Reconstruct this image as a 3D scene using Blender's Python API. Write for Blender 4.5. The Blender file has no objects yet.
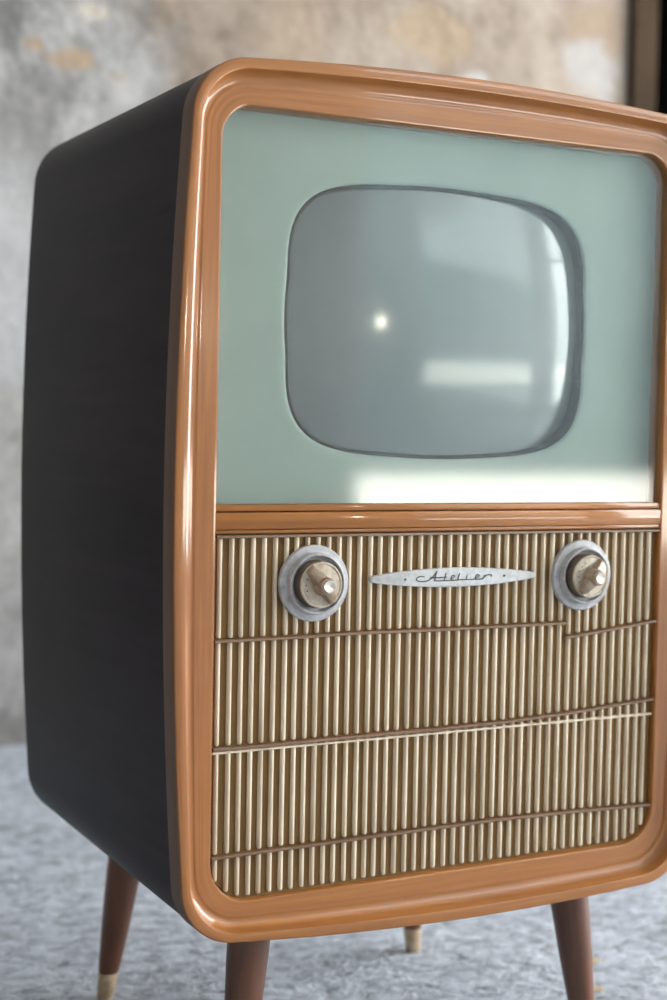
import bpy, bmesh, math, random
from mathutils import Vector, Matrix
random.seed(4)
SC = bpy.context.scene
COL = SC.collection
ZO = 0.5944                      # height of the cabinet's middle rail above the floor

# ------------------------------------------------------------------ camera
cam_d = bpy.data.cameras.new('camera')
cam = bpy.data.objects.new('camera', cam_d); COL.objects.link(cam)
cam_d.sensor_fit = 'VERTICAL'; cam_d.sensor_height = 36.0; cam_d.sensor_width = 24.0
cam_d.lens = 1577.95 / 1000 * 36.0
rt = Vector((0.8896, -0.4562, 0.0203)); up = Vector((0.0032, 0.0507, 0.9987)); fw = Vector((0.4566, 0.8884, -0.0466))
m = Matrix.Identity(4)
for i in range(3):
    m[i][0] = rt[i]; m[i][1] = up[i]; m[i][2] = -fw[i]
m[0][3], m[1][3], m[2][3] = -0.8024, -1.3079, 0.0725 + ZO
cam.matrix_world = m
cam_d.clip_start = 0.05; cam_d.clip_end = 200
cam_d.dof.use_dof = True; cam_d.dof.focus_distance = 1.46; cam_d.dof.aperture_fstop = 3.6
SC.camera = cam

# ------------------------------------------------------------------ light and exposure
SC.view_settings.view_transform = 'Standard'; SC.view_settings.look = 'None'
SC.view_settings.exposure = 0.0; SC.view_settings.gamma = 1.0; SC.view_settings.use_curve_mapping = False
world = bpy.data.worlds.new('sky'); SC.world = world; world.use_nodes = True
world.node_tree.nodes['Background'].inputs[0].default_value = (0.90, 0.955, 1.0, 1)
world.node_tree.nodes['Background'].inputs[1].default_value = 5.5

def area(name, loc, direction, sx, sy, power, color):
    d = bpy.data.lights.new(name, 'AREA'); d.shape = 'RECTANGLE'; d.size = sx; d.size_y = sy
    d.energy = power; d.color = color
    o = bpy.data.objects.new(name, d); COL.objects.link(o); o.location = loc
    o.rotation_euler = Vector(direction).to_track_quat('-Z', 'Y').to_euler()
    return o
sun_d = bpy.data.lights.new('sun', 'SUN'); sun_d.energy = 85.0; sun_d.angle = 0.01; sun_d.color = (1, 0.95, 0.86)
sun = bpy.data.objects.new('sun', sun_d); COL.objects.link(sun)
sun.rotation_euler = Vector((0.45, 0.55, -1.0)).to_track_quat('-Z', 'Y').to_euler()
area('window_daylight', (4.12, -0.78, 1.51), (-1, 0, -0.04), 4.0, 2.75, 430, (1.0, 0.99, 0.975))

# ------------------------------------------------------------------ node helpers
def mat(name):
    mm = bpy.data.materials.new(name); mm.use_nodes = True
    nt = mm.node_tree; return mm, nt, nt.nodes['Principled BSDF']
def N(nt, t, **kw):
    n = nt.nodes.new(t)
    for k, v in kw.items():
        if k in n.inputs.keys(): n.inputs[k].default_value = v
        else: setattr(n, k, v)
    return n
def L(nt, a, b): nt.links.new(a, b)
def ramp(nt, fac, stops):
    r = nt.nodes.new('ShaderNodeValToRGB'); e = r.color_ramp.elements
    while len(e) < len(stops): e.new(0.5)
    for k, (p, c) in enumerate(stops):
        e[k].position = p; e[k].color = (*c, 1) if len(c) == 3 else c
    L(nt, fac, r.inputs[0]); return r.outputs[0]
def mix(nt, fac, a, b, mode='MIX'):
    x = nt.nodes.new('ShaderNodeMix'); x.data_type = 'RGBA'; x.blend_type = mode
    for s, v in ((0, fac), (6, a), (7, b)):
        if hasattr(v, 'links'): L(nt, v, x.inputs[s])
        else: x.inputs[s].default_value = v if s == 0 else (*v, 1)
    return x.outputs[2]
def math_n(nt, op, a, b=0.0, c=None):
    x = nt.nodes.new('ShaderNodeMath'); x.operation = op
    for s, v in ((0, a), (1, b)) + (((2, c),) if c is not None else ()):
        if hasattr(v, 'links'): L(nt, v, x.inputs[s])
        else: x.inputs[s].default_value = v
    return x.outputs[0]
def coords(nt, scale=(1, 1, 1), kind='Object', loc=(0, 0, 0)):
    t = nt.nodes.new('ShaderNodeTexCoord'); mp = nt.nodes.new('ShaderNodeMapping')
    mp.inputs['Scale'].default_value = scale; mp.inputs['Location'].default_value = loc
    L(nt, t.outputs[kind], mp.inputs[0]); return mp.outputs[0]
def noise(nt, vec, scale, detail=4, rough=0.55, out=0, dist=0.0):
    n = N(nt, 'ShaderNodeTexNoise', Scale=scale, Detail=detail, Roughness=rough, Distortion=dist)
    L(nt, vec, n.inputs['Vector']); return n.outputs[out]
def bump(nt, b, height, strength, dist=0.01):
    n = N(nt, 'ShaderNodeBump', Strength=strength, Distance=dist)
    L(nt, height, n.inputs['Height']); L(nt, n.outputs[0], b.inputs['Normal'])

# ------------------------------------------------------------------ materials
def wood(name, dark, light, rough, coat, kind, scale, streak=1.0, spec=0.5):
    mm, nt, b = mat(name)
    v = coords(nt, scale, kind)
    g = noise(nt, v, 1.0, 5, 0.6, dist=0.6)
    v2 = coords(nt, tuple(s * 0.16 for s in scale), kind, (3, 7, 1))
    g2 = noise(nt, v2, 1.0, 3, 0.5)
    f = math_n(nt, 'ADD', math_n(nt, 'MULTIPLY', g, 0.6), math_n(nt, 'MULTIPLY', g2, 0.4))
    c = ramp(nt, f, [(0.34, dark), (0.64, light)])
    L(nt, c, b.inputs['Base Color'])
    b.inputs['Roughness'].default_value = rough
    b.inputs['Coat Weight'].default_value = coat; b.inputs['Coat Roughness'].default_value = 0.07; b.inputs['Coat IOR'].default_value = 1.65; b.inputs['Specular IOR Level'].default_value = spec
    bump(nt, b, g, 0.05 * streak, 0.002)
    return mm
M = {}
M['frame_wood'] = wood('lacquered_cherry', (0.235, 0.082, 0.016), (0.385, 0.148, 0.030), 0.55, 0.75, 'UV', (5, 130, 1), spec=0.2)
M['rail_wood'] = wood('lacquered_cherry_rail', (0.235, 0.082, 0.016), (0.385, 0.148, 0.030), 0.55, 0.5, 'Object', (5, 60, 150), spec=0.2)
M['edge_wood'] = wood('walnut_edge', (0.075, 0.036, 0.017), (0.115, 0.058, 0.029), 0.5, 0.1, 'UV', (5, 90, 1))
M['leg_wood'] = wood('stained_beech_leg', (0.060, 0.018, 0.006), (0.125, 0.041, 0.015), 0.42, 0.2, 'Object', (70, 70, 6))
M['ebony'] = wood('ebonised_veneer', (0.007, 0.0045, 0.0055), (0.020, 0.013, 0.017), 0.45, 0.0, 'Object', (3, 5, 60))
M['ebony'].node_tree.nodes['Principled BSDF'].inputs['Specular IOR Level'].default_value = 0.14
M['strip_wood'] = wood('brown_strip', (0.13, 0.070, 0.035), (0.22, 0.125, 0.07), 0.45, 0.1, 'Object', (8, 50, 80), 0.0)

mm, nt, b = mat('cream_plastic')
v = coords(nt, (60, 60, 9)); g = noise(nt, v, 1, 4)
L(nt, ramp(nt, g, [(0.3, (0.52, 0.425, 0.30)), (0.62, (0.76, 0.655, 0.50))]), b.inputs['Base Color'])
b.inputs['Roughness'].default_value = 0.42; M['slat'] = mm

mm, nt, b = mat('speaker_cloth')
t = nt.nodes.new('ShaderNodeTexCoord'); s = nt.nodes.new('ShaderNodeSeparateXYZ'); L(nt, t.outputs['Object'], s.inputs[0])
P = 2 * math.pi / 0.0030
wx = math_n(nt, 'SINE', math_n(nt, 'MULTIPLY', s.outputs[0], P)); wz = math_n(nt, 'SINE', math_n(nt, 'MULTIPLY', s.outputs[2], P))
w = math_n(nt, 'MULTIPLY_ADD', math_n(nt, 'MULTIPLY', wx, wz), 0.5, 0.5)
base = mix(nt, noise(nt, coords(nt), 14, 4), (0.062, 0.031, 0.009), (0.105, 0.056, 0.017))
L(nt, mix(nt, ramp(nt, w, [(0.50, (0, 0, 0)), (0.75, (1, 1, 1))]), base, (0.42, 0.235, 0.070)), b.inputs['Base Color'])
b.inputs['Roughness'].default_value = 0.85; bump(nt, b, w, 0.5, 0.001); M['cloth'] = mm

mm, nt, b = mat('sage_mask')
g = noise(nt, coords(nt), 6, 5)
L(nt, ramp(nt, g, [(0.3, (0.215, 0.270, 0.237)), (0.7, (0.245, 0.305, 0.268))]), b.inputs['Base Color'])
b.inputs['Roughness'].default_value = 0.55; M['mask'] = mm

mm, nt, b = mat('black_rubber')
L(nt, ramp(nt, noise(nt, coords(nt), 40), [(0.3, (0.003, 0.003, 0.004)), (0.7, (0.008, 0.008, 0.010))]), b.inputs['Base Color'])
b.inputs['Roughness'].default_value = 0.6; b.inputs['Specular IOR Level'].default_value = 0.1; M['rubber'] = mm

mm, nt, b = mat('picture_tube')
g = noise(nt, coords(nt), 5, 3)
L(nt, ramp(nt, g, [(0.3, (0.105, 0.118, 0.118)), (0.7, (0.125, 0.138, 0.138))]), b.inputs['Base Color'])
b.inputs['Roughness'].default_value = 0.35; b.inputs['Coat Weight'].default_value = 1.0; b.inputs['Coat Roughness'].default_value = 0.09
M['tube'] = mm

mm = bpy.data.materials.new('dusty_front_glass'); mm.use_nodes = True; nt = mm.node_tree
nt.nodes.clear(); out = nt.nodes.new('ShaderNodeOutputMaterial')
tr = N(nt, 'ShaderNodeBsdfTransparent', Color=(0.95, 0.975, 0.965, 1)); gl = N(nt, 'ShaderNodeBsdfGlossy', Roughness=0.055)
fr = N(nt, 'ShaderNodeFresnel', IOR=1.5); m1 = nt.nodes.new('ShaderNodeMixShader')
geo = nt.nodes.new('ShaderNodeNewGeometry'); bf = geo.outputs['Backfacing']
L(nt, math_n(nt, 'ADD', math_n(nt, 'MULTIPLY', fr.outputs[0], math_n(nt, 'SUBTRACT', 1.0, bf)), math_n(nt, 'MULTIPLY', bf, 0.05)), m1.inputs[0]); L(nt, tr.outputs[0], m1.inputs[1]); L(nt, gl.outputs[0], m1.inputs[2])
df = N(nt, 'ShaderNodeBsdfDiffuse', Color=(0.75, 0.78, 0.78, 1)); m2 = nt.nodes.new('ShaderNodeMixShader')
gdust = noise(nt, coords(nt), 260, 3, 0.7)
L(nt, math_n(nt, 'MULTIPLY_ADD', ramp(nt, gdust, [(0.5, (0, 0, 0)), (0.75, (1, 1, 1))]), 0.035, 0.016), m2.inputs[0])
L(nt, m1.outputs[0], m2.inputs[1]); L(nt, df.outputs[0], m2.inputs[2]); L(nt, m2.outputs[0], out.inputs[0]); M['glass'] = mm

def plastic(name, a, bcol, rough, scale, metal=0.0, coat=0.0, lo=0.35, hi=0.6):
    mm, nt, b = mat(name)
    L(nt, ramp(nt, noise(nt, coords(nt), scale, 5, 0.65), [(lo, a), (hi, bcol)]), b.inputs['Base Color'])
    b.inputs['Roughness'].default_value = rough; b.inputs['Metallic'].default_value = metal; b.inputs['Coat Weight'].default_value = coat
    return mm
M['plate'] = plastic('grey_enamel', (0.29, 0.29, 0.30), (0.43, 0.43, 0.44), 0.42, 130, 0, 0.2)
M['dial'] = plastic('aged_ivory', (0.34, 0.28, 0.20), (0.52, 0.455, 0.36), 0.34, 90, 0, 0.3)
M['drum'] = plastic('brown_drum', (0.09, 0.065, 0.045), (0.15, 0.11, 0.08), 0.45, 120)
M['pointer'] = plastic('champagne_pointer', (0.27, 0.19, 0.13), (0.42, 0.33, 0.25), 0.33, 110, 0.3)
M['button'] = plastic('polished_button', (0.55, 0.52, 0.46), (0.70, 0.67, 0.60), 0.20, 90, 0.6)
M['badge'] = plastic('silver_badge', (0.38, 0.39, 0.39), (0.48, 0.49, 0.49), 0.40, 200, 0.15)
M['ink'] = plastic('black_lettering', (0.012, 0.012, 0.012), (0.03, 0.03, 0.03), 0.4, 90)
M['brass'] = plastic('worn_brass', (0.36, 0.25, 0.15), (0.60, 0.46, 0.31), 0.36, 60, 0.5)
M['leaf'] = plastic('dry_leaf', (0.48, 0.34, 0.16), (0.66, 0.52, 0.30), 0.7, 60)
M['dark'] = plastic('dark_passage', (0.010, 0.009, 0.008), (0.02, 0.018, 0.016), 0.9, 4)
M['brown_trim'] = plastic('brown_door_trim', (0.028, 0.018, 0.011), (0.048, 0.032, 0.020), 0.8, 8)
M['brown_trim'].node_tree.nodes['Principled BSDF'].inputs['Specular IOR Level'].default_value = 0.05
M['grey_paint'] = plastic('grey_window_frame', (0.10, 0.11, 0.12), (0.16, 0.17, 0.18), 0.5, 8)
M['hall'] = plastic('hall_plaster', (0.34, 0.33, 0.31), (0.46, 0.45, 0.43), 0.85, 2)
M['ceiling'] = plastic('hall_ceiling', (0.42, 0.42, 0.41), (0.52, 0.52, 0.51), 0.9, 2)
M['yard'] = plastic('yard_concrete', (0.50, 0.49, 0.47), (0.62, 0.61, 0.59), 0.9, 1.5)
M['facade'] = plastic('yard_facade', (0.14, 0.19, 0.21), (0.22, 0.27, 0.30), 0.9, 0.5)

# aged plaster of the back wall: cool grey to the left, beige render above, pale patch on the right
mm, nt, b = mat('aged_plaster')
v = coords(nt)
sp = nt.nodes.new('ShaderNodeSeparateXYZ'); L(nt, v, sp.inputs[0]); X, Z = sp.outputs[0], sp.outputs[2]
big = noise(nt, coords(nt, (1, 1, 0.6)), 2.6, 6, 0.62)
mid = noise(nt, coords(nt, (1, 1, 0.75), loc=(2, 0, 5)), 9, 6, 0.68)
fine = noise(nt, v, 42, 5, 0.7)
grey = ramp(nt, mid, [(0.30, (0.125, 0.122, 0.118)), (0.48, (0.255, 0.250, 0.243)), (0.70, (0.40, 0.394, 0.384))])
beige = ramp(nt, mid, [(0.30, (0.165, 0.128, 0.100)), (0.48, (0.265, 0.213, 0.170)), (0.70, (0.350, 0.298, 0.245))])
zx = math_n(nt, 'ADD', math_n(nt, 'MULTIPLY', math_n(nt, 'SUBTRACT', X, 0.30), 1.7), math_n(nt, 'MULTIPLY', math_n(nt, 'SUBTRACT', Z, 1.32), 1.5))
fb = math_n(nt, 'ADD', zx, math_n(nt, 'MULTIPLY', math_n(nt, 'SUBTRACT', big, 0.5), 2.6))
c = mix(nt, ramp(nt, fb, [(0.30, (0, 0, 0)), (0.60, (1, 1, 1))]), grey, beige)
def blob(cx, cz, rx, rz, warp=1.2):
    dx = math_n(nt, 'DIVIDE', math_n(nt, 'SUBTRACT', X, cx), rx); dz = math_n(nt, 'DIVIDE', math_n(nt, 'SUBTRACT', Z, cz), rz)
    d = math_n(nt, 'SQRT', math_n(nt, 'ADD', math_n(nt, 'MULTIPLY', dx, dx), math_n(nt, 'MULTIPLY', dz, dz)))
    d = math_n(nt, 'ADD', d, math_n(nt, 'MULTIPLY', math_n(nt, 'SUBTRACT', mid, 0.5), warp * 2))
    return ramp(nt, d, [(0.6, (1, 1, 1)), (1.15, (0, 0, 0))])
OCHRE = (0.34, 0.235, 0.14)
for (cx, cz, rx, rz, k, colr) in ((0.195, 1.405, 0.06, 0.026, 0.75, OCHRE), (0.115, 1.425, 0.028, 0.018, 0.7, OCHRE), (0.30, 1.38, 0.03, 0.02, 0.4, OCHRE),
                                  (1.02, 1.56, 0.14, 0.07, 0.55, (0.36, 0.27, 0.17)), (0.70, 1.50, 0.10, 0.12, 0.35, (0.34, 0.26, 0.17)), (1.50, 1.60, 0.10, 0.12, 0.55, (0.30, 0.22, 0.145)),
                                  (1.50, 1.53, 0.12, 0.085, 0.75, (0.37, 0.365, 0.36)), (0.235, 1.505, 0.05, 0.022, 0.6, (0.50, 0.44, 0.36)), (0.03, 1.48, 0.10, 0.13, 0.6, (0.09, 0.088, 0.085)),
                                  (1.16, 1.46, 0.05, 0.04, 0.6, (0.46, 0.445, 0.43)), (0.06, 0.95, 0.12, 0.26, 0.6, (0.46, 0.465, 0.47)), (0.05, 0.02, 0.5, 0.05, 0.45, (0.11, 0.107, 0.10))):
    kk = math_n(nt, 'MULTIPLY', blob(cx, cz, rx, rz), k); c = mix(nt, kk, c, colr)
c = mix(nt, 0.5, c, ramp(nt, fine, [(0.3, (0.62, 0.62, 0.62)), (0.7, (1, 1, 1))]), 'MULTIPLY')
L(nt, c, b.inputs['Base Color']); b.inputs['Roughness'].default_value = 0.9
bump(nt, b, math_n(nt, 'ADD', mid, math_n(nt, 'MULTIPLY', fine, 0.4)), 0.5, 0.02); M['plaster'] = mm

# rough blue-grey concrete
mm, nt, b = mat('rough_concrete')
v = coords(nt)
f1 = noise(nt, v, 5, 6, 0.65); f2 = noise(nt, coords(nt, (1, 1.35, 1)), 34, 6, 0.7, dist=0.5); f3 = noise(nt, v, 150, 4, 0.7)
c = ramp(nt, f2, [(0.30, (0.13, 0.14, 0.155)), (0.41, (0.40, 0.445, 0.51)), (0.52, (0.61, 0.665, 0.75)), (0.70, (0.77, 0.825, 0.91))])
c = mix(nt, 0.55, c, ramp(nt, f1, [(0.32, (0.62, 0.63, 0.65)), (0.66, (1.15, 1.15, 1.15))]), 'MULTIPLY')
c = mix(nt, 0.35, c, ramp(nt, f3, [(0.3, (0.5, 0.5, 0.5)), (0.65, (1, 1, 1))]), 'MULTIPLY')
pit = noise(nt, coords(nt, (1, 1.3, 1), loc=(4, 2, 0)), 24, 3, 0.6)
c = mix(nt, ramp(nt, pit, [(0.26, (1, 1, 1)), (0.32, (0, 0, 0))]), c, (0.045, 0.045, 0.05))
L(nt, c, b.inputs['Base Color']); b.inputs['Roughness'].default_value = 0.72
bump(nt, b, math_n(nt, 'ADD', f2, math_n(nt, 'MULTIPLY', f3, 0.3)), 1.0, 0.02); M['concrete'] = mm

# ------------------------------------------------------------------ object helpers
ROOT = Vector((0, 0.22, 0))       # the television's base on the floor
def obj(name, bm, material, parent=None, smooth=True, origin=None, props=None):
    """link bm (given in world space) as one mesh object"""
    o_at = Vector(origin) if origin is not None else (ROOT if parent is not None else Vector((0, 0, 0)))
    bmesh.ops.recalc_face_normals(bm, faces=bm.faces)
    bmesh.ops.translate(bm, verts=bm.verts, vec=-o_at)
    me = bpy.data.meshes.new(name); bm.to_mesh(me); bm.free()
    for mt in (material if isinstance(material, (list, tuple)) else [material]): me.materials.append(mt)
    if smooth:
        for p in me.polygons: p.use_smooth = True
        try: me.set_sharp_from_angle(angle=math.radians(38))
        except Exception: pass
    o = bpy.data.objects.new(name, me); COL.objects.link(o)
    if parent is None: o.location = o_at
    else: o.parent = parent
    for k, val in (props or {}).items(): o[k] = val
    return o
def box(bm, x0, x1, y0, y1, z0, z1, bev=0.0, seg=2):
    r = bmesh.ops.create_cube(bm, size=1.0)
    bmesh.ops.scale(bm, verts=r['verts'], vec=(x1 - x0, y1 - y0, z1 - z0))
    bmesh.ops.translate(bm, verts=r['verts'], vec=((x0 + x1) / 2, (y0 + y1) / 2, (z0 + z1) / 2))
    if bev:
        es = list({e for vv in r['verts'] for e in vv.link_edges})
        bmesh.ops.bevel(bm, geom=es, offset=bev, segments=seg, affect='EDGES', profile=0.5)
    return bm
def boxes(*bs):
    bm = bmesh.new()
    for q in bs: box(bm, *q)
    return bm
def loft(bm, rings, cap0=False, cap1=False, closed=True, uv=None, mats=None):
    vs = [[bm.verts.new(p) for p in r] for r in rings]; n = len(rings[0]); faces = []
    lay = bm.loops.layers.uv.verify() if uv else None
    for k in range(len(vs) - 1):
        for i in range(n if closed else n - 1):
            j = (i + 1) % n
            f = bm.faces.new((vs[k][i], vs[k][j], vs[k + 1][j], vs[k + 1][i]))
            if mats: f.material_index = mats[k]
            if lay:
                ui, uj = uv[0][i], uv[0][i + 1]
                for lp, (a, c2) in zip(f.loops, ((ui, uv[1][k]), (uj, uv[1][k]), (uj, uv[1][k + 1]), (ui, uv[1][k + 1]))): lp[lay].uv = (a, c2)
    if cap0: bm.faces.new(vs[0])
    if cap1: bm.faces.new(vs[-1])
    return vs
def lathe(bm, prof, c, n=48, axis=Vector((0, -1, 0)), cap0=True, cap1=True):
    """prof: (radius, distance along axis) from c"""
    a = axis.normalized(); u = a.orthogonal().normalized(); w = a.cross(u); c = Vector(c)
    loft(bm, [[c + a * h + (u * math.cos(2 * math.pi * i / n) + w * math.sin(2 * math.pi * i / n)) * r for i in range(n)] for r, h in prof], cap0, cap1)
def tube(bm, pts, r, n=6, flat=1.0):
    pts = [Vector(p) for p in pts]; rings = []
    for i, p in enumerate(pts):
        t = (pts[min(i + 1, len(pts) - 1)] - pts[max(i - 1, 0)]).normalized()
        s = t.cross(Vector((0, 1, 0))).normalized()
        rings.append([p + s * r * math.cos(2 * math.pi * k / n) + Vector((0, 1, 0)) * r * flat * math.sin(2 * math.pi * k / n) for k in range(n)])
    loft(bm, rings, True, True)
def smooth_path(p, n=6):
    out = []
    for i in range(len(p) - 1):
        p0, p1, p2, p3 = (Vector(p[max(i - 1, 0)]), Vector(p[i]), Vector(p[i + 1]), Vector(p[min(i + 2, len(p) - 1)]))
        for k in range(n):
            t = k / n
            out.append(0.5 * ((2 * p1) + (p2 - p0) * t + (2 * p0 - 5 * p1 + 4 * p2 - p3) * t * t + (3 * p1 - p0 - 3 * p2 + p3) * t ** 3))
    out.append(Vector(p[-1])); return out

# closed outline with bowed sides and rounded corners; always the same point count
def outline(hw, hz0, hz1, kx, kz, r0, r1, tilt=0.0, ns=22, nc=12):
    sx = lambda z: hw - kx * z * z
    zt = lambda x: hz1 - kz * x * x
    zb = lambda x: hz0 + kz * x * x + tilt * x
    pts = []
    def corner(sgnx, top, r, rev):
        # fillet centre found by moving in from both sides
        cx, cz = sgnx * (hw - r), (hz1 - r if top else hz0 + r)
        for _ in range(30):
            cx = sgnx * (sx(cz) - r)
            cz = (zt(cx) - r) if top else (zb(cx) + r)
        a0, a1 = (0, math.pi / 2)
        arc = []
        for k in range(nc + 1):
            a = a0 + (a1 - a0) * k / nc
            arc.append((cx + sgnx * r * math.cos(a), cz + (1 if top else -1) * r * math.sin(a)))
        return arc[::-1] if rev else arc
    tr = corner(1, True, r1, False); tl = corner(-1, True, r1, True)
    bl = corner(-1, False, r0, False); br = corner(1, False, r0, True)
    def side(p, q, fn):
        o = []
        for k in range(1, ns):
            t = k / ns; x = p[0] + (q[0] - p[0]) * t; z = p[1] + (q[1] - p[1]) * t
            ex, ez = fn(x, z); e0 = fn(*p); e1 = fn(*q)
            o.append((ex - (e0[0] - p[0]) * (1 - t) - (e1[0] - q[0]) * t, ez - (e0[1] - p[1]) * (1 - t) - (e1[1] - q[1]) * t))
        return o
    pts += tr + side(tr[-1], tl[0], lambda x, z: (x, zt(x)))
    pts += tl + side(tl[-1], bl[0], lambda x, z: (-sx(z), z))
    pts += bl + side(bl[-1], br[0], lambda x, z: (x, zb(x)))
    pts += br + side(br[-1], tr[0], lambda x, z: (sx(z), z))
    return pts
OUT = outline(0.2965, -0.4047, 0.4047, 0.105, 0.166, 0.055, 0.055)
INN = outline(0.2500, -0.3590, 0.3570, 0.0, 0.0, 0.038, 0.030, tilt=0.018)
def ring(t, y, src=None):
    return [Vector((a[0] + (b2[0] - a[0]) * t, y, a[1] + (b2[1] - a[1]) * t + ZO)) for a, b2 in zip(OUT, INN)]
cum = [0.0]
for i in range(len(OUT)):
    a, b2 = OUT[i], OUT[(i + 1) % len(OUT)]; cum.append(cum[-1] + math.hypot(a[0] - b2[0], a[1] - b2[1]))

# ------------------------------------------------------------------ the hall
S = {'kind': 'structure'}
obj('floor', boxes((-3.6, 4.2, -6.6, 3.4, -0.12, 0)), M['concrete'], props=S, smooth=False)
obj('wall_back', boxes((-3.6, 1.66, 1.84, 2.06, 0, 3.6), (2.65, 4.2, 1.84, 2.06, 0, 3.6), (1.66, 2.65, 1.84, 2.06, 2.25, 3.6)), M['plaster'], props=S, smooth=False)
obj('trim_1', boxes((1.600, 1.668, 1.815, 2.06, 0, 2.32), (2.64, 2.705, 1.815, 2.06, 0, 2.32), (1.668, 2.64, 1.815, 2.06, 2.25, 2.32)), M['brown_trim'], props=S, smooth=False)
obj('wall_passage', boxes((1.5, 1.6, 2.06, 3.3, 0, 2.6), (2.75, 2.85, 2.06, 3.3, 0, 2.6), (1.5, 2.85, 3.3, 3.4, 0, 2.6), (1.5, 2.85, 2.06, 3.4, 2.6, 2.7)), M['dark'], props=S, smooth=False)
obj('wall_left', boxes((-3.6, -3.4, -6.6, 1.84, 0, 3.6)), M['hall'], props=S, smooth=False)
WY0, WY1, WZ0, WZ1 = -2.8, 1.25, 0.12, 2.9
obj('wall_right', boxes((4.0, 4.2, -3.3, WY0, 0, 3.6), (4.0, 4.2, WY1, 1.84, 0, 3.6), (4.0, 4.2, WY0, WY1, 0, WZ0), (4.0, 4.2, WY0, WY1, WZ1, 3.6)), M['hall'], props=S, smooth=False)
wb = [(4.03, 4.09, WY0 + i * (WY1 - WY0) / 5 - 0.03, WY0 + i * (WY1 - WY0) / 5 + 0.03, WZ0, WZ1) for i in range(6)]
wb += [(4.03, 4.09, WY0, WY1, z - 0.03, z + 0.03) for z in (WZ0 + 0.03, 1.95, WZ1 - 0.03)]
wf = obj('wall_front_block', boxes((-3.6, 3.3, -6.6, -6.4, 0, 3.6)), M['hall'], props=S, smooth=False)  # unseen wall, added to block light from the front left
mm, nt, b = mat('glint_glow'); b.inputs['Emission Color'].default_value = (1, 0.9, 0.75, 1); b.inputs['Emission Strength'].default_value = 110; M['glint'] = mm  # added emitter, stands in for the sun glint on the picture tube
bm = bmesh.new(); lathe(bm, [(0.012, 0.0), (0.03, 0.03), (0.055, 0.10), (0.06, 0.15), (0.05, 0.20), (0.025, 0.235), (0.004, 0.245)], (2.05, -6.25, 1.32), 24, Vector((0, 0, -1)))
glint = obj('glint_source', bm, M['glint'], wf, origin=(0, 0, 0))
bm = bmesh.new(); lathe(bm, [(0.02, 0.0), (0.03, 0.01), (0.03, 0.06), (0.02, 0.07)], (2.05, -6.25, 1.39), 24, Vector((0, 0, -1))); box(bm, 2.035, 2.065, -6.42, -6.25, 1.36, 1.385)  # unseen holder, added to carry the glint emitter
obj('glint_holder', bm, M['grey_paint'], wf, origin=(0, 0, 0))
obj('window_1', boxes(*wb), M['grey_paint'], props=S, smooth=False)
obj('ceiling', boxes((-3.6, 4.2, -6.6, 2.06, 3.6, 3.8)), M['ceiling'], props=S, smooth=False)
obj('yard', boxes((-30, 40, -34, -6.6, -0.2, -0.02)), M['yard'], props=S, smooth=False)
obj('yard_wall', boxes((-30, 40, -23, -22.5, -0.02, 7)), M['facade'], props=S, smooth=False)

# ------------------------------------------------------------------ the television
tv = bpy.data.objects.new('television', None); COL.objects.link(tv); tv.location = ROOT; tv.empty_display_size = 0.2
tv['label'] = 'vintage wooden console television with sage green screen surround standing on four splayed legs'
tv['category'] = 'television'

# cabinet shell behind the front frame
bm = bmesh.new()
def shell(inset, y):
    c = Vector((0, y, ZO)); r = []
    for x, z in OUT:
        l = math.hypot(x, z); zz = z * (1 - inset / l)
        if z < 0: zz += (0.0008 + 0.0085 * max(y, 0) / 0.47) * min(1, -z / 0.3)
        r.append(Vector((x * (1 - inset / l), y, zz + ZO)))
    return r
loft(bm, [shell(0.0012, 0.004), shell(0.0008, 0.012), shell(0.0008, 0.459), shell(0.0025, 0.466), shell(0.006, 0.4700), shell(0.012, 0.4715)], False, True)
cab = obj('cabinet', bm, M['ebony'], tv)
# back panel set into the rear
bm = bmesh.new(); loft(bm, [shell(0.03, 0.4710), shell(0.03, 0.4765), shell(0.033, 0.4785)], False, True)
obj('back_panel', bm, M['strip_wood'], tv)

# moulded front frame: dark side edge, flat lip, cove, sloping face, inner return
prof = [(0.0, 0.0065), (0.0, -0.0186), (0.006, -0.0195), (0.018, -0.0200), (0.035, -0.0202), (0.225, -0.0202), (0.240, -0.0200), (0.250, -0.0193), (0.258, -0.0180), (0.270, -0.0150), (0.285, -0.0122),
        (0.305, -0.0098), (0.335, -0.0078), (0.375, -0.0063), (0.42, -0.0055), (0.47, -0.0051), (0.52, -0.0050), (0.545, -0.0053), (0.56, -0.0054), (0.60, -0.0053), (0.615, -0.0053), (0.925, -0.0053), (0.945, -0.0053), (0.975, -0.0050), (0.992, -0.0038), (1.0, -0.0018), (1.0, 0.022)]
bm = bmesh.new()
vv = [0.0]
for k in range(1, len(prof)): vv.append(vv[-1] + math.hypot((prof[k][0] - prof[k - 1][0]) * 0.047, prof[k][1] - prof[k - 1][1]))
loft(bm, [ring(t, y) for t, y in prof], uv=(cum, vv), mats=[1] + [0] * (len(prof) - 2))
frame = obj('front_frame', bm, [M['frame_wood'], M['edge_wood']], tv)

# rail between picture and loudspeaker panel
bm = bmesh.new()
box(bm, -0.2515, 0.2515, -0.0030, 0.022, -0.0060 + ZO, 0.0 + ZO, 0.0012)
box(bm, -0.2515, 0.2515, -0.0047, 0.022, -0.0225 + ZO, -0.0068 + ZO, 0.0015)
box(bm, -0.2515, 0.2515, -0.0035, 0.022, -0.0262 + ZO, -0.0228 + ZO, 0.0008)
obj('middle_rail', bm, M['rail_wood'], tv)

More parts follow.
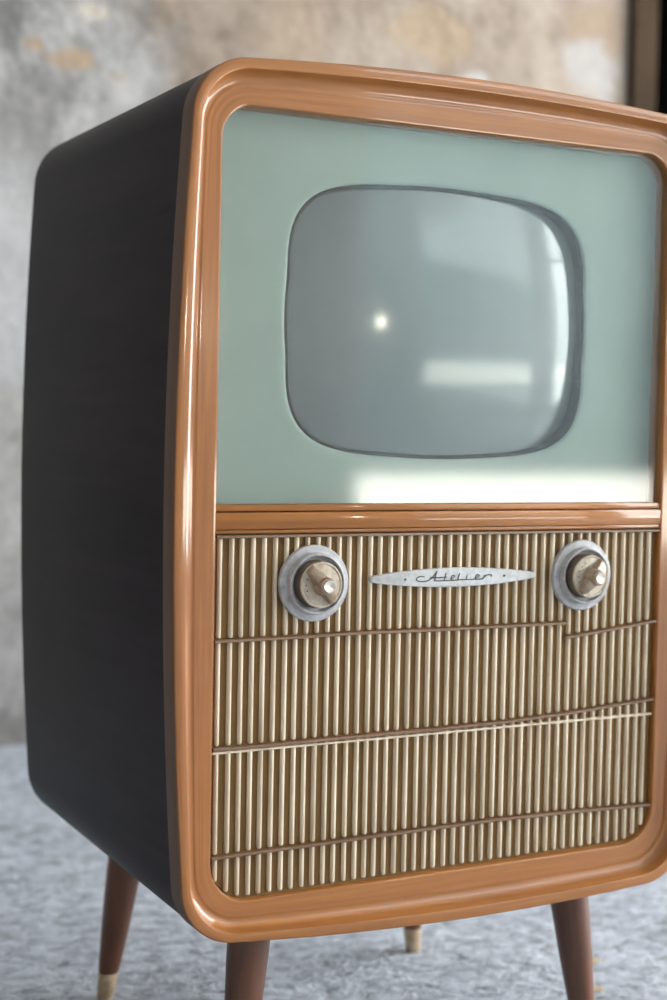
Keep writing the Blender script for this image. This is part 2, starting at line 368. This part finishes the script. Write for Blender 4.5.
# picture mask with its opening
RAD = [0.9990, 1.0022, 1.0100, 1.0240, 1.0500, 1.0860, 1.1250, 1.1620, 1.1870, 1.1940, 1.1800, 1.1480, 1.1120, 1.0760, 1.0460, 1.0240, 1.0100, 1.0022, 0.9985]
NA = 144; SCZ = 0.174; SCX = -0.0070
def hole(scale_in, y):
    r = []
    for i in range(NA):
        a = 2 * math.pi * i / NA; q = abs((a + math.pi / 2) % math.pi - math.pi / 2) / (math.pi / 2) * 18
        k = min(int(q), 17); t = q - k; p0, p1, p2, p3 = RAD[abs(k - 1)], RAD[k], RAD[k + 1], RAD[min(k + 2, 36 - k - 2)]
        rr = 0.5 * (2 * p1 + (p2 - p0) * t + (2 * p0 - 5 * p1 + 4 * p2 - p3) * t * t + (3 * p1 - p0 - 3 * p2 + p3) * t ** 3)
        x, z = 0.1692 * rr * math.cos(a), 0.1313 * rr * math.sin(a); l = math.hypot(x, z)
        r.append(Vector((x * (1 - scale_in / l) + SCX, y, z * (1 - scale_in / l) + SCZ + ZO)))
    return r
def rect_ring(hw, z0, z1, y):
    r = []
    cz = (z0 + z1) / 2; hz = (z1 - z0) / 2
    for p in hole(0, 0):
        dx, dz = p.x / hw, (p.z - ZO - cz) / hz; mxx = max(abs(dx), abs(dz)); r.append(Vector((p.x / mxx, y, (p.z - ZO - cz) / mxx + cz + ZO)))
    return r
bm = bmesh.new()
loft(bm, [rect_ring(0.2495, -0.0235 + 0.0, 0.3565, 0.0170), hole(-0.030, 0.0166), hole(-0.012, 0.0162), hole(-0.004, 0.0160), hole(-0.0015, 0.0164), hole(0, 0.0176), hole(0, 0.024)])
mask = obj('screen_mask', bm, M['mask'], tv)
bm = bmesh.new()
loft(bm, [hole(-0.001, 0.0215), hole(-0.0002, 0.0172), hole(0.0020, 0.0170), hole(0.0036, 0.0182), hole(0.0042, 0.0220), hole(0.0042, 0.0350)])
obj('rubber_gasket', bm, M['rubber'], tv)
bm = bmesh.new()
RS = 0.80
def tube_ring(s):
    r = []
    for p in hole(0.0025, 0):
        x, z = (p.x - SCX) * s, (p.z - ZO - SCZ) * s; r.append(Vector((x + SCX, 0.0090 + RS - math.sqrt(RS * RS - x * x - z * z), z + SCZ + ZO)))
    return r
steps = [1.0 - k / 14 for k in range(14)]
vs = loft(bm, [tube_ring(s) for s in steps])
cv = bm.verts.new((SCX, 0.0090, SCZ + ZO)); last = vs[-1]
for i in range(NA): bm.faces.new((last[i], last[(i + 1) % NA], cv))
obj('picture_tube', bm, M['tube'], tv)
bm = bmesh.new()
gl = [(x * 0.999, z) for x, z in INN]
gpts = [(x, z) for x, z in outline(0.2496, 0.0005, 0.3566, 0, 0, 0.002, 0.0296)]
loft(bm, [[Vector((x, y, z + ZO)) for x, z in gpts] for y in (0.0020, 0.0055)], True, True)
obj('front_glass', bm, M['glass'], tv, smooth=False)

# loudspeaker panel
def zbot(x):
    z = -0.3590 + 0.018 * x; d = abs(x) - (0.25 - 0.038)
    return z + (0.038 - math.sqrt(max(0.038 ** 2 - d * d, 0)) if d > 0 else 0)
bm = bmesh.new()
box(bm, -0.2495, 0.2495, 0.0022, 0.0100, -0.366 + 0.0 + ZO, -0.026 + ZO)
grille = obj('speaker_cloth', bm, M['cloth'], tv, smooth=False)
def on(pts, x):
    for (x0, z0), (x1, z1) in zip(pts, pts[1:]):
        if x0 <= x <= x1: return z0 + (z1 - z0) * (x - x0) / (x1 - x0)
    return None
STRIPS = [[(-0.2492, -0.0288), (0.2492, -0.0288)],
          [(-0.2492, -0.1235), (-0.1681, -0.1230), (-0.1044, -0.1219), (-0.0146, -0.1223), (0.0637, -0.1219), (0.1348, -0.1216)],
          [(0.1348, -0.1364), (0.1988, -0.1297), (0.2492, -0.1236)],
          [(-0.2492, -0.2215), (-0.1915, -0.2216), (-0.117, -0.2202), (-0.0176, -0.2194), (0.0667, -0.2177), (0.1378, -0.2141), (0.2485, -0.2059)],
          [(-0.2492, -0.3216), (-0.1898, -0.3199), (-0.129, -0.3190), (-0.0749, -0.3176), (0.0601, -0.3152), (0.1325, -0.3157), (0.2485, -0.3174)]]
NS = 45; pitch = 0.0110
for i in range(NS):
    x = -0.2436 + pitch * i; zb = zbot(x) + 0.0030
    cuts = sorted((z for z in (on(p, x) for p in STRIPS) if z is not None), reverse=True)
    bm = bmesh.new(); hw = 0.00205 + random.uniform(-0.0001, 0.0001); jx = random.uniform(-0.0003, 0.0003)
    sec = [(-1, 0.0030), (-1, 0.0004), (-0.8, -0.0008), (-0.35, -0.0015), (0.35, -0.0015), (0.8, -0.0008), (1, 0.0004), (1, 0.0030)]
    for za, zc in zip(cuts, [c + 0.0022 for c in cuts[1:]] + [zb]):
        if za - zc < 0.004: continue
        d = random.uniform(-0.0004, 0.0004); rings = []
        for z, kk, dy in ((za - 0.0005, 1, 0), (zc + 0.0016, 1, 0), (zc + 0.0005, 0.85, 0.0006), (zc, 0.55, 0.0014)):
            rings.append([Vector((x + jx + d + hw * a * kk, max(y, y * kk) if y > 0 else min(y + dy, 0.0028), z + ZO)) for a, y in sec])
        loft(bm, rings, True, True)
    obj('slat', bm, M['slat'], grille)
def zig(name, pts, h, y0, y1, material):
    bm = bmesh.new(); p = pts; rings = []
    for x, z in p:
        b_ = 0.0005
        rings.append([Vector((x, y, z + ZO + dz)) for y, dz in ((y1, -h), (y0 + b_, -h), (y0, -h + b_), (y0, h - b_), (y0 + b_, h), (y1, h))])
    loft(bm, rings, True, True); return obj(name, bm, material, grille)
for p in STRIPS: zig('cross_strip', p, 0.0013, -0.0052, 0.003, M['strip_wood'])
zig('retaining_strip', [(-0.2492, -0.2255), (0.0966, -0.2226), (0.2487, -0.2216)], 0.0012, -0.0022, 0.003, M['slat'])

# control knobs
def knob(x, ang, marks):
    c = Vector((x, 0, -0.0730 + ZO))
    bm = bmesh.new()
    lathe(bm, [(0.0340, 0.001), (0.0355, 0.0015), (0.0359, 0.0035), (0.0357, 0.0050), (0.0349, 0.0060), (0.0335, 0.0063), (0.0300, 0.0066), (0.0290, 0.0072), (0.0286, 0.0110), (0.0281, 0.0130),
               (0.0270, 0.0138), (0.0260, 0.0132), (0.0256, 0.0090), (0.0240, 0.0080), (0.0215, 0.0078)], c, 64)
    pl = obj('knob_plate', bm, M['plate'], tv)
    bm = bmesh.new()
    lathe(bm, [(0.0224, 0.0070), (0.0224, 0.0105), (0.0219, 0.0112), (0.0216, 0.0185), (0.0212, 0.0195)], c, 64)
    obj('knob_drum', bm, M['drum'], pl)
    bm = bmesh.new()
    lathe(bm, [(0.0214, 0.0192), (0.0213, 0.0204), (0.0205, 0.0211), (0.0196, 0.0210), (0.0190, 0.0203), (0.0184, 0.0203), (0.0178, 0.0209), (0.012, 0.0211), (0.008, 0.0212)], c, 64)
    dial = obj('dial', bm, M['dial'], pl)
    # winged pointer
    bm = bmesh.new(); d = Vector((math.cos(ang), 0, math.sin(ang))); s = Vector((-math.sin(ang), 0, math.cos(ang))); f = Vector((0, -1, 0))
    for sg in (1, -1):
        secs = []
        for l, w0, w1, h in ((0.003, 0.0066, 0.0056, 0.0320), (0.010, 0.0062, 0.0048, 0.0305), (0.0155, 0.0055, 0.0040, 0.0280), (0.0196, 0.0046, 0.0032, 0.0250), (0.0206, 0.0040, 0.0026, 0.0230)):
            q = c + d * (l * sg)
            secs.append([q + s * w0 + f * 0.0205, q + s * w1 + f * (h - 0.0006), q + s * (w1 * 0.6) + f * h, q - s * (w1 * 0.6) + f * h, q - s * w1 + f * (h - 0.0006), q - s * w0 + f * 0.0205])
        loft(bm, secs, True, True)
    lathe(bm, [(0.0098, 0.0205), (0.0096, 0.0225), (0.0088, 0.0240), (0.0080, 0.0330), (0.0076, 0.0355), (0.0070, 0.0362)], c, 40)
    po = obj('pointer', bm, M['pointer'], pl)
    bm = bmesh.new(); lathe(bm, [(0.0062, 0.0358), (0.0062, 0.0368), (0.0056, 0.0376), (0.0042, 0.0374), (0.002, 0.0370)], c, 32)
    obj('button', bm, M['button'], po)
    bm = bmesh.new()
    for k in range(marks):
        a = math.radians(120 + k * 20); p = c + Vector((math.cos(a), 0, math.sin(a))) * 0.0158
        lathe(bm, [(0.0008, 0.0205), (0.0008, 0.0213)], p, 10)
    obj('dial_marks', bm, M['ink'], dial)
    return pl
knob(-0.1512, math.radians(128), 5)
knob(0.1520, math.radians(50), 8)

# badge with its script lettering
bm = bmesh.new(); rg = []
for (k, y) in ((0.985, 0.0), (1.0, -0.0022), (1.0, -0.0048), (0.985, -0.0058), (0.93, -0.0062)):
    r = []
    for i in range(96):
        a = 2 * math.pi * i / 96; x = math.cos(a)
        h = (0.0028 + 0.0066 * (1 - abs(x) ** 2.0)) * (1 - abs(x) ** 40) ** 0.5
        sg = 1 if math.sin(a) >= 0 else -1
        r.append(Vector((0.0015 + x * 0.0938 * (1 - (1 - k) * 0.12), y, -0.0713 + sg * h * k + ZO)))
    rg.append(r)
loft(bm, rg, True, True)
badge = obj('badge', bm, M['badge'], tv)
SCRIPT = [[(-0.0335, -0.0702), (-0.0361, -0.0694), (-0.0398, -0.0698), (-0.0425, -0.0718), (-0.0409, -0.0736), (-0.036, -0.0743), (-0.0315, -0.0741), (-0.0277, -0.0729), (-0.0236, -0.0694), (-0.0197, -0.0646)],
          [(-0.0197, -0.0646), (-0.0209, -0.0682), (-0.0217, -0.0721), (-0.0223, -0.0741)], [(-0.0278, -0.0709), (-0.0203, -0.0711), (-0.0084, -0.0708)],
          [(-0.0223, -0.0741), (-0.005, -0.0741), (0.0134, -0.0738), (0.0328, -0.0737)], [(-0.0095, -0.0669), (-0.0106, -0.0708), (-0.0111, -0.0736)],
          [(-0.0035, -0.0723), (-0.0005, -0.071), (0.0004, -0.0698), (-0.0018, -0.0692), (-0.0036, -0.071), (-0.0038, -0.0731), (-0.0012, -0.0739)],
          [(0.0061, -0.0673), (0.0044, -0.0714), (0.0042, -0.0738)], [(0.0145, -0.0698), (0.0137, -0.0723), (0.0137, -0.0739)], [(0.0154, -0.0681), (0.0153, -0.0688)],
          [(0.0242, -0.0722), (0.028, -0.071), (0.0282, -0.0697), (0.026, -0.0693), (0.0242, -0.0711), (0.0242, -0.073), (0.0267, -0.0739)],
          [(0.0328, -0.0737), (0.0338, -0.0719), (0.035, -0.0698)], [(0.034, -0.0717), (0.0369, -0.07), (0.041, -0.0696), (0.0429, -0.0704), (0.042, -0.0716)]]
bm = bmesh.new()
for st in SCRIPT:
    tube(bm, [Vector((p.x, -0.0064, p.y + ZO)) for p in smooth_path(st)], 0.00052)
obj('lettering', bm, M['ink'], badge)
for x, z in ((-0.0548, -0.0719), (0.0576, -0.0711)):
    bm = bmesh.new(); lathe(bm, [(0.0012, 0.0055), (0.0012, 0.0066), (0.0008, 0.0070)], (x, 0, z + ZO), 16)
    obj('rivet', bm, M['ink'], badge)

# four splayed tapered legs with brass ferrules
for sx in (-1, 1):
    for rear in (0, 1):
        top = Vector((sx * 0.1834, 0.3898 if rear else 0.0516, ZO - 0.3945)); foot = Vector((sx * 0.2062, 0.4064 if rear else 0.0350, 0.0002))
        ax = foot - top; ln = ax.length; ax.normalize()
        lerp = lambda t: top + ax * (ln * t)
        R0, R1 = 0.0213, 0.0090
        rad = lambda t: R0 + (R1 - R0) * t ** 1.4
        def leg_rings(ts, off=0.0, level_last=False):
            n = 36; rr = []
            for t, dr in ts:
                p = lerp(t); rr.append([Vector((p.x + (rad(t) + dr) * math.cos(2 * math.pi * i / n), p.y + (rad(t) + dr) * math.sin(2 * math.pi * i / n), p.z)) for i in range(n)])
            return rr
        bm = bmesh.new(); loft(bm, leg_rings([(0.0, 0), (0.2, 0.0003), (0.4, 0.0004), (0.6, 0.0004), (0.80, 0.0003), (0.835, 0.0), (0.842, -0.0006), (0.90, -0.001)]), True, True)
        lg = obj('leg', bm, M['leg_wood'], tv)
        bm = bmesh.new(); loft(bm, leg_rings([(0.842, -0.0005), (0.850, 0.0), (0.97, 0.0), (0.992, -0.0003), (1.0, -0.0012)]), True, True)
        obj('ferrule', bm, M['brass'], lg)

# ------------------------------------------------------------------ scraps on the floor
def scrap(name, x, y, pts, rz, props, h=0.006):
    bm = bmesh.new(); ca, sa = math.cos(rz), math.sin(rz); rr = []
    for lift in (0.0, 0.0006):
        r = []
        for px, py, pz in pts:
            px *= 0.7; py *= 0.7
            r.append(Vector((x + px * ca - py * sa, y + px * sa + py * ca, 0.0006 + pz * h + lift)))
        rr.append(r)
    loft(bm, rr, True, True)
    return obj(name, bm, M['leaf'], origin=(x, y, 0), props=props)
LEAF = [(-0.014, 0, 0.0), (-0.007, -0.006, 0.5), (0.003, -0.007, 0.9), (0.010, -0.003, 0.6), (0.015, 0.001, 0.1), (0.008, 0.005, 0.7), (-0.001, 0.0065, 1.0), (-0.009, 0.004, 0.4)]
scrap('dry_leaf', 0.3925, 0.2720, LEAF, 0.3, {'label': 'tiny dry yellow leaf on the concrete, farther of two beside right front leg', 'category': 'leaf', 'group': 'dry leaf scraps'})
scrap('dry_leaf', 0.3345, 0.1886, [(a * 0.9, b_ * 1.1, c_ * 0.8) for a, b_, c_ in LEAF], -0.4, {'label': 'tiny dry yellow leaf at the bottom edge, nearer of two beside right front leg', 'category': 'leaf', 'group': 'dry leaf scraps'})
